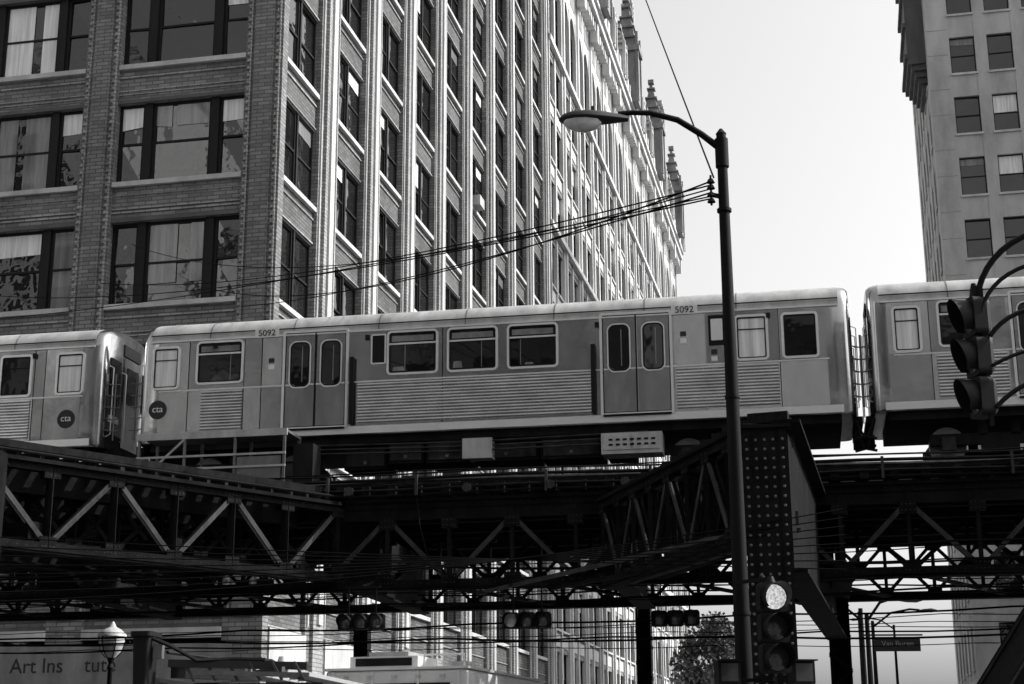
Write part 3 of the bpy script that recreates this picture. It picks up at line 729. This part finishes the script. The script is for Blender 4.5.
train_car(-7.97,6.70,[('bright',-7.72,-7.1),('win',-6.74,-5.70),('door',-4.79,-3.48),('rod',-3.33,0),('slot',-2.92,-2.66),
  ('win',-2.61,-1.53),('win',-1.345,-0.288),('win',-0.10,0.95),('rod',1.66,0),('door',1.84,3.19),('route',3.96,4.26),('bright',4.47,5.13),('small',5.38,6.10),
  ('rib',-6.6,-5.7),('rib',-3.22,1.60),('rib',3.3,5.3),('num',-5.2,10.38),('num',3.5,10.38),('logo',-7.55,8.85),('seam',-5.3,0),('seam',-6.9,0),('seam',5.33,0),('seam',-1.44,0),('seam',-5.68,0),('decal',-5.15,9.6),('decal',3.4,9.7),('decal',4.0,9.3)],
  [(-7.55,-6.9,SB),(-6.9,-5.3,SS),(-5.3,-4.86,SB),(-3.42,-1.44,SS),(-1.44,1.78,SS),(3.26,3.9,SB),(3.9,5.33,SD),(5.33,6.25,SS)])
train_car(-23.4,-8.85,[('bright',-9.9,-9.25),('small',-11.2,-10.45),('logo',-9.6,8.75),('seam',-10.15,0),('seam',-10.4,0),('rib',-12,-10.45),('door',-13.6,-12.3),('win',-15,-13.9),('win',-16.3,-15.2),('rib',-18.5,-13.8),('door',-20,-18.7)],
  [(-12.2,-10.4,SS),(-10.15,-9.3,SB)])
train_car(7.08,21.6,[('bright',7.5,8.05),('win',8.35,9.35),('seam',8.2,0),('rib',8.3,9.6),('door',9.75,11.05),('win',11.4,12.5),('win',12.7,13.8),('rib',11.2,15.8),('door',16,17.3)],
  [(7.4,8.2,SB),(8.2,9.65,SS)])

# ------------------------------------------------------------------ street lamp with luminaire
Lp=G("street_lamp",(2.67,18.5,0),0)
Lp.tube("pole","pole_paint",[(0,0,0.1),(0,0,4.5),(0,0,9.35)],[0.115,0.088,0.062],12)
Lp.cyl("base","pole_paint",(0,0,0),(0,0,0.7),0.22,0.15,12)
Lp.cyl("pole_collar","pole_paint",(0,0,8.9),(0,0,9.28),0.085,0.085,12)
Lp.cyl("pole_cap","pole_paint",(0,0,9.35),(0,0,9.42),0.07,0.02,10)
arm=[(0.02,0,9.12),(-0.25,-0.02,9.34),(-0.55,-0.04,9.53),(-0.9,-0.06,9.62),(-1.15,-0.07,9.62),(-1.3,-0.08,9.60)]
Lp.tube("arm","pole_paint",arm,[0.045,0.042,0.04,0.036,0.033,0.033],10)
secs=[]
for x,wy,wz in [(-1.18,0.045,0.05),(-1.32,0.09,0.08),(-1.5,0.14,0.105),(-1.7,0.185,0.12),(-1.88,0.175,0.105),(-2.0,0.12,0.07),(-2.06,0.03,0.02)]:
    secs.append([(x,-0.08+wy*math.cos(t),9.52+(wz*math.sin(t) if math.sin(t)>0 else 0.35*wz*math.sin(t))) for t in [2*math.pi*k/16 for k in range(16)]])
Lp.loft("luminaire_housing","lamp_shell",secs)
secs=[]
for x,wy,wz in [(-1.52,0.03,0.02),(-1.58,0.11,0.09),(-1.72,0.15,0.13),(-1.86,0.14,0.11),(-1.97,0.08,0.06),(-2.0,0.02,0.02)]:
    secs.append([(x,-0.08+wy*math.cos(t),9.485+(0.01 if math.sin(t)>0 else wz*math.sin(t))) for t in [2*math.pi*k/16 for k in range(16)]])
Lp.loft("luminaire_lens","lamp_lens",secs)
Lp.cyl("photocell","lamp_shell",(-1.62,-0.08,9.63),(-1.62,-0.08,9.70),0.04,0.035,10)
Lp.beam("wire_bracket","pole_paint",(0,0,8.5),(-0.16,-0.03,8.52),0.04,0.05)
for zz in (8.42,8.5,8.6,8.68):
    Lp.cyl("insulators","signal_black",(-0.16,-0.03,zz),(-0.16,-0.03,zz+0.05),0.055,0.03,8)
Lp.beam("wire_bracket","pole_paint",(-0.16,-0.03,8.38),(-0.16,-0.03,8.78),0.025,0.025)
for z in (3.3,5.9,8.3): Lp.cyl("pole_bands","pole_paint",(0,0,z),(0,0,z+0.04),0.108 if z<4 else 0.092,0.108 if z<4 else 0.092,12)
Lp.done()

# ------------------------------------------------------------------ overhead wires
W=G("overhead_wires",(0,0,0),0)
def wire(a,b,sag,r=0.009,n=24):
    a=Vector(a); b=Vector(b)
    W.tube("wire","wire",[a.lerp(b,i/n)-Vector((0,0,sag*4*(i/n)*(1-i/n))) for i in range(n+1)],r,5)
wire((2.51,18.47,8.55),(-8.3,46.1,15.3),0.25,0.012); wire((2.51,18.47,8.47),(-17.5,48.1,16.4),0.6,0.011)
wire((2.51,18.47,8.65),(-13,47.1,16.4),0.5,0.011); wire((2.51,18.47,8.7),(-9.2,46.3,15.9),0.7,0.012)
wire((2.51,18.47,8.6),(-12,46.9,17.6),0.9,0.010); wire((2.51,18.47,8.5),(-19,48.4,15.5),0.35,0.010)
wire((2.55,18.47,8.75),(3.5,100,75.5),0.8,0.012)
wire((2.67,18.5,8.35),(3.1,21.8,6.25),0.05)
for k in range(8): wire((-14,24-k*0.3,5.45-k*0.22),(4.6,21.6,4.2+k*0.12),0.10+0.06*k,0.009)
W.done()

# ------------------------------------------------------------------ traffic lights
def traffic_light(loc,rz,lit=0,horizontal=False,vl=1.0,litmat="lit_lens"):
    g=G("traffic_light",loc,rz)
    for i in range(3):
        if horizontal: c=Vector(((i-1)*0.34,0,0))
        else: c=Vector((0,0,-(i-1)*0.34))
        P=rrect(c.x-0.165,c.x+0.165,c.z-0.165,c.z+0.165,0.05)
        g.loft("housing","signal_black",[[(u,-0.10,z) for u,z in P],[(u,0.06,z) for u,z in P],[(c.x+(u-c.x)*0.8,0.11,c.z+(z-c.z)*0.8) for u,z in P]],smooth=False)
        n=20
        g.loft("lens",litmat if i==lit else "signal_lens",[[(c.x+0.14*q*math.cos(2*math.pi*k/n),-0.105-0.03*(1-q*q),c.z+0.14*q*math.sin(2*math.pi*k/n)) for k in range(n)] for q in (1.0,0.6,0.1)],cap=True)
        vs=[];fs=[];m_=15
        for k in range(m_):
            t=R(-50+280*k/(m_-1)); ln=(0.10+0.18*(math.sin(t)*0.5+0.5))*vl
            for y in (-0.1,-0.1-ln):
                vs.append((c.x+0.15*math.cos(t),y,c.z+0.15*math.sin(t)))
        for k in range(m_-1): fs.append((2*k,2*k+1,2*k+3,2*k+2))
        g.add("visors","signal_black",vs,fs); g.smooth.add(("visors","signal_black"))
    return g
t1=traffic_light((2.93,17.9,3.10),R(8),lit=0)
t1.cyl("bracket","pole_paint",(-0.02,0.05,0.5),(-0.02,0.3,0.62),0.03,0.03,8); t1.beam("bracket","pole_paint",(0,0.05,0.56),(-0.28,0.5,0.56),0.04,0.04); t1.beam("bracket","pole_paint",(0,0.05,-0.56),(-0.28,0.5,-0.56),0.04,0.04)
t1.cyl("end_cap","signal_black",(0,0,0.5),(0,0,0.58),0.06,0.03,10); t1.cyl("post","pole_paint",(0.05,0.25,-3.1),(0.05,0.25,0.5),0.05,0.05,10)
t1.done()
for (px,py,pz) in ((-2.75,28.7,4.15),(0.25,28.2,4.12),(2.9,28.3,4.15)):
    h=traffic_light((px,py,pz),R(-10),lit=(0 if px==0.25 else 9),horizontal=True,litmat="lamp_lens")
    h.e.scale=(0.85,0.85,0.85)
    for dx in (-0.3,0.3): h.beam("hanger","pole_paint",(dx,0.02,0.15),(dx,0.02,0.75),0.03,0.03)
    h.beam("hanger_arm","pole_paint",(-0.4,0.02,0.75),(0.4,0.02,0.75),0.04,0.04); h.beam("hanger_arm","pole_paint",(0,0.02,0.75),(0,0.9,0.95),0.04,0.04)
    h.done()
t2=traffic_light((3.86,12.5,4.84),R(-80),lit=9,vl=0.8)
t2.e.scale=(0.7,0.72,1.0)
t2.cyl("end_cap","signal_black",(0,0,0.5),(0,0,0.64),0.07,0.03,10)
t2.done()
t3=traffic_light((4.42,12.7,3.95),R(100),lit=9,vl=0.9)
t3.cyl("mount","pole_paint",(0,0,0.5),(0,0,0.95),0.04,0.04,10)
t3.done()
M=G("traffic_signal_mast",(5.75,13.4,0),0)
M.cyl("pole","pole_paint",(-0.5,-1.0,0),(-0.5,-1.0,6.2),0.12,0.09,14)
def arc(p0,p1,p2,r,n=14):
    p0,p1,p2=map(Vector,(p0,p1,p2)); M.tube("mast_arm","pole_paint",[(1-t)**2*p0+2*t*(1-t)*p1+t*t*p2 for t in [i/n for i in range(n+1)]],r,8)
arc((-0.5,-1,5.95),(-1.75,-1,6.1),(-1.89,-0.92,5.3),0.026); arc((-0.5,-1,5.65),(-1.7,-1,5.8),(-1.88,-1,5.2),0.018)
arc((-0.5,-1,5.1),(-1.5,-1,5.45),(-1.82,-1,5.0),0.02); arc((-0.5,-1,4.6),(-1.4,-1,4.85),(-1.82,-1,4.4),0.02); arc((-0.5,-1,4.85),(-1.3,-1,5.05),(-1.82,-1,4.75),0.016)
M.beam("mast_brace","pole_paint",(-1.86,-0.98,5.45),(-1.86,-0.98,4.25),0.03,0.03)
M.beam("mast_brace","pole_paint",(-1.33,-0.7,4.85),(-1.33,-0.7,3.4),0.03,0.03)
M.beam("mast_brace","pole_paint",(-1.33,-0.7,4.7),(-0.5,-1.0,4.75),0.04,0.04)
M.done()
for x,y in ((2.42,18.1),(3.28,18.2)):
    p=G("pedestrian_signal",(x,y,2.62),R(10))
    P_=rrect(-0.13,0.13,-0.14,0.14,0.03)
    p.loft("housing","signal_black",[[(u,-0.09,z) for u,z in P_],[(u,0.09,z) for u,z in P_]],smooth=False)
    p.box("lens","signal_lens",-0.1,0.1,-0.096,-0.091,-0.1,0.1); p.box("hood","signal_black",-0.13,0.13,-0.2,-0.09,0.125,0.14)
    p.cyl("post","pole_paint",(0,0.05,-2.6),(0,0.05,-0.13),0.04,0.04,8); p.done()

# ------------------------------------------------------------------ lantern street lamp
def lantern(loc):
    g=G("lantern_street_lamp",loc,0)
    def lathe(part,m,prof,n=16): g.loft(part,m,[[(r*math.cos(2*math.pi*k/n),r*math.sin(2*math.pi*k/n),z) for k in range(n)] for r,z in prof])
    lathe("post","pole_paint",[(0.24,0),(0.24,0.3),(0.14,0.5),(0.1,1.0),(0.075,2.5),(0.06,4.0),(0.09,4.05),(0.05,4.15),(0.1,4.3)])
    lathe("globe","globe_glass",[(0.12,4.3),(0.26,4.45),(0.33,4.7),(0.32,4.82)])
    lathe("lantern_cap","equipment_grey",[(0.37,4.82),(0.36,4.87),(0.22,5.0),(0.1,5.06),(0.03,5.2)])
    for k in range(6):
        a=k*math.pi/3; g.tube("lantern_ribs","pole_paint",[(0.13*math.cos(a),0.13*math.sin(a),4.3),(0.27*math.cos(a),0.27*math.sin(a),4.45),(0.345*math.cos(a),0.345*math.sin(a),4.7),(0.34*math.cos(a),0.34*math.sin(a),4.84)],0.014,5)
    g.done()
lantern((-10.12,40,0.0))

# ------------------------------------------------------------------ distant street lamps, sign
def far_lamp(loc,h,arm_,rz=0):
    g=G("street_lamp",loc,rz)
    g.tube("pole","pole_paint",[(0,0,0),(0,0,h)],[0.14,0.08],10)
    g.tube("arm","pole_paint",[(0,0,h-0.3),(arm_*0.4,0,h+0.35),(arm_*0.8,0,h+0.5),(arm_,0,h+0.45)],0.05,8)
    g.loft("luminaire","lamp_shell",[[(arm_+dx*math.copysign(1,arm_),r*math.cos(t),h+0.42+0.5*r*math.sin(t)) for t in [k*math.pi/4 for k in range(8)]] for dx,r in ((-0.1,0.05),(0.2,0.16),(0.55,0.2),(0.8,0.05))])
    g.done()
far_lamp((17.0,75,0),8.2,2.2,R(-12)); far_lamp((14.0,64,0),7.6,-1.8,R(-12)); far_lamp((26.4,110,0),11,-2.2,R(-12)); far_lamp((12.5,56,0),6.8,1.2,R(-12))
sg=G("street_name_sign",(0,0,0),0)
sg.box("blade","signal_black",11.35,12.8,50.0,50.05,5.05,5.5); sg.cyl("post","pole_paint",(11.0,50.1,0),(11.0,50.1,6.4),0.08,0.07,10)
sg.beam("arm","pole_paint",(11.0,50.08,5.56),(12.9,50.08,5.56),0.05,0.05)
sg.text("lettering","galvanised","Van Buren",0.24,(12.08,49.99,5.28),(R(90),0,0)); sg.done()

# ------------------------------------------------------------------ vehicles
def wheel(g,x,y,r=0.48,wd=0.28):
    g.cyl("tyres","tyre",(x-wd/2,y,r),(x+wd/2,y,r),r,r,24); g.cyl("hubs","alu_frame",(x-wd/2-0.01,y,r),(x+wd/2+0.01,y,r),r*0.5,r*0.5,16)
def cab(g,w,y0,y1,h,m):
    P=[(y0,0.55),(y0,1.35),(y0+0.35,1.5),(y0+0.75,h-0.12),(y0+0.95,h),(y1,h),(y1,0.55)]
    g.loft("cab",m,[[(-w/2,y,z) for y,z in P],[(w/2,y,z) for y,z in P]],smooth=False)
    q=0.02
    g.add("windscreen","train_glass",[(-w/2+.15,y0+0.36-q,1.58),(w/2-.15,y0+0.36-q,1.58),(w/2-.2,y0+0.72-q,h-0.2),(-w/2+.2,y0+0.72-q,h-0.2)],[(0,1,2,3)])
    for s in (-1,1):
        g.add("side_windows","train_glass",[(s*(w/2+.008),y0+0.55,1.55),(s*(w/2+.008),y1-0.15,1.55),(s*(w/2+.008),y1-0.15,h-0.2),(s*(w/2+.008),y0+0.9,h-0.2)],[(0,1,2,3)])
        g.box("mirrors","rubber",s*(w/2+0.1),s*(w/2+0.28),y0+0.45,y0+0.5,1.6,2.05)
    g.box("grille","rubber",-w/2+0.35,w/2-0.35,y0-0.02,y0-0.001,0.8,1.2); g.box("bumper","dark_paint",-w/2,w/2,y0-0.15,y0-0.03,0.45,0.72)
    for s in (-1,1): g.box("headlamps","lamp_lens",s*(w/2-0.32),s*(w/2-0.08),y0-0.03,y0-0.001,0.85,1.1)
bt=G("box_truck",(-2.05,26.0,0),R(-16))
cab(bt,2.1,-1.7,0.3,2.4,"white_paint")
bt.bev["cargo_box"]=0.06
bt.box("cargo_box","white_paint",-1.25,1.25,0.35,5.2,0.9,3.16)
bt.box("cargo_rail","alu_frame",-1.27,1.27,0.33,5.22,3.16,3.20)
bt.box("roof_unit","white_paint",-0.9,0.3,0.6,1.6,3.202,3.40); bt.box("roof_vent","equipment_grey",0.7,1.0,1.2,1.6,3.202,3.33)
bt.box("roof_unit_lid","equipment_grey",-0.6,0.1,0.7,1.5,3.402,3.48)
bt.box("roof_unit_grille","underframe",-0.8,0.2,0.585,0.599,3.24,3.37)
bt.tube("roof_handrail","alu_frame",[(0.45,0.5,3.2),(0.45,0.5,3.4),(1.15,0.5,3.4),(1.15,0.5,3.2)],0.02,6)
for k in range(5): bt.box("marker_lamps","lamp_lens",-0.9+0.42*k,-0.82+0.42*k,0.31,0.345,3.02,3.07)
for xx in (-1.1,-0.4,0.4,1.1): bt.box("box_front_ribs","alu_frame",xx-0.02,xx+0.02,0.33,0.349,0.95,3.14)
bt.box("front_panel_dark","underframe",-0.95,0.95,0.335,0.348,2.6,2.94)
bt.box("chassis","underframe",-0.45,0.45,-1.5,5.1,0.45,0.88)
for y in (-0.9,3.9):
    for x in (-0.98,0.98): wheel(bt,x,y)
bt.done()
ut=G("utility_truck",(-3.72,22.2,0),R(-8))
cab(ut,2.2,-1.9,0.1,2.45,"dark_paint")
ut.bev["service_body"]=0.04
ut.box("service_body","dark_paint",-1.2,1.2,0.2,4.6,0.9,2.3)
for k in range(4): ut.box("locker_doors","equipment_grey",1.201,1.215,0.4+k,1.25+k,1.0,2.15); ut.box("locker_doors","equipment_grey",-1.215,-1.201,0.4+k,1.25+k,1.0,2.15)
for y in (-0.2,1.9,3.9): ut.box("ladder_rack","dark_paint",-1.15,1.15,y,y+0.07,2.66,2.73)
for s in (-1.05,1.05):
    for y in (-0.16,3.94): ut.beam("rack_posts","dark_paint",(s,y,2.3),(s,y,2.7),0.06,0.06)
    ut.beam("rack_rails","dark_paint",(s,-1.0,2.76),(s,4.5,2.76),0.06,0.06)
for k in range(11): ut.beam("ladder_rungs","galvanised",(0.35,-0.9+k*0.45,2.85),(0.85,-0.9+k*0.45,2.85),0.035,0.035)
for s in (0.35,0.85): ut.beam("ladder_rails","alu_frame",(s,-1.1,2.85),(s,4.3,2.85),0.04,0.08)
ut.cyl("boom_turret","dark_paint",(0.0,2.6,2.3),(0.0,2.6,2.95),0.28,0.22,16)
ut.beam("lower_boom","dark_paint",(0.0,2.6,2.98),(-0.6,-1.1,2.86),0.2,0.2)
ut.beam("outrigger_beam","dark_paint",(-0.7,-1.15,2.95),(1.15,-1.0,2.90),0.14,0.10)
ut.beam("outrigger_beam","galvanised",(-0.3,-1.25,2.82),(1.2,-1.1,2.78),0.05,0.06)
for k in range(6): ut.beam("outrigger_struts","dark_paint",(-0.5+0.3*k,-1.12,2.95),(-0.35+0.3*k,-1.15,2.72),0.03,0.03)
ut.tube("hydraulic_hoses","rubber",[(0,2.4,3.0),(-0.1,1.5,3.15),(-0.4,0.2,3.08),(-0.75,-1.1,3.1)],0.025,6)
ut.tube("hydraulic_hoses","rubber",[(-0.9,-1.4,3.28),(-0.6,-1.4,3.16),(-0.3,-1.2,2.98),(0.2,-1.1,3.0),(0.6,-1.1,2.98)],0.03,6)
P_=rrect(-0.12,0.12,-0.2,0.2,0.05)
ut.loft("bucket","rubber",[[(-0.98+u*0.8,-1.3+v*0.85,2.6) for u,v in P_],[(-0.98+u,-1.3+v,3.28) for u,v in P_],[(-0.98+u*1.2,-1.3+v*1.2,3.29) for u,v in P_],[(-0.98+u*1.2,-1.3+v*1.2,3.35) for u,v in P_]],smooth=False)
ut.box("bucket_control_box","galvanised",-0.84,-0.72,-1.4,-1.3,3.0,3.18)
for k in range(4): ut.cyl("beacons","lamp_lens" if k%2 else "dark_paint",(-0.1+0.3*k,-0.98,2.96),(-0.1+0.3*k,-0.98,3.03),0.07,0.05,12)
ut.box("chassis","underframe",-0.45,0.45,-1.7,4.5,0.45,0.88)
for y in (-1.0,3.3):
    for x in (-1.0,1.0): wheel(ut,x,y)
ut.done()

# ------------------------------------------------------------------ dark sloping canopy of the station entrance (right)
s_=G("station_entrance_canopy",(6.12,20.0,0),R(-6))
s_.beam("canopy_roof","structure_steel",(-0.05,1.2,2.25),(1.6,1.2,4.6),2.6,0.10)
for y in (-0.12,2.5):
    s_.beam("canopy_fascia","structure_steel",(-0.08,y,2.25),(1.6,y,4.65),0.05,0.18)
    s_.beam("canopy_trim","structure_light",(-0.12,y-0.03,2.30),(1.56,y-0.03,4.70),0.02,0.03)
    for k in range(7):
        s_.beam("canopy_struts","structure_steel",(0.1+0.22*k,y,2.4+0.31*k),(0.34+0.22*k,y,2.1+0.29*k),0.04,0.04)
    for x,z in ((0.25,2.6),(1.45,4.3)): s_.beam("canopy_posts","structure_steel",(x,y+.06,0),(x,y+.06,z),0.08,0.08)
s_.beam("canopy_lower_rail","structure_steel",(0.12,-0.12,2.05),(1.6,-0.12,4.1),0.05,0.06)
s_.box("entrance_wall","dark_stone",0.5,2.6,0.2,2.3,0,2.6)
s_.done()

# ------------------------------------------------------------------ tree
tr=G("tree",(17.6,141,0),0)
tr.tube("trunk","bark",[(0,0,0),(0.1,0,3),(0.2,0.1,6),(0.1,0,9)],[0.35,0.28,0.2,0.1],10)
cl=[]
for k in range(30):
    t=random.random()*6.28; ph=random.random(); rr=3.2*math.sqrt(random.random()); z=6+8*ph
    rr*=math.sin(math.pi*min(0.95,0.15+ph*0.8)); c_=Vector((rr*math.cos(t),rr*math.sin(t),z)); cl.append(c_)
    tr.tube("limbs","bark",[(0.1,0,4+ph*4),tuple(c_*0.6+Vector((0,0,2.2+ph*1.2)) ),tuple(c_)],[0.1,0.06,0.02],5)
for c_ in cl:
    sz=1.0+random.random()*0.8; m_=random.choice(["leaf_dark","leaf_light"])
    for k in range(190):
        v=Vector([random.gauss(0,1) for _ in range(3)]); v=v.normalized()*sz*random.random()**0.4; p=c_+v
        a=Vector([random.uniform(-1,1) for _ in range(3)]).normalized()*0.22; b=a.cross(Vector([random.uniform(-1,1) for _ in range(3)])).normalized()*0.15
        tr.add("foliage",m_,[p-a,p-b,p+a,p+b],[(0,1,2,3)])
tr.done()
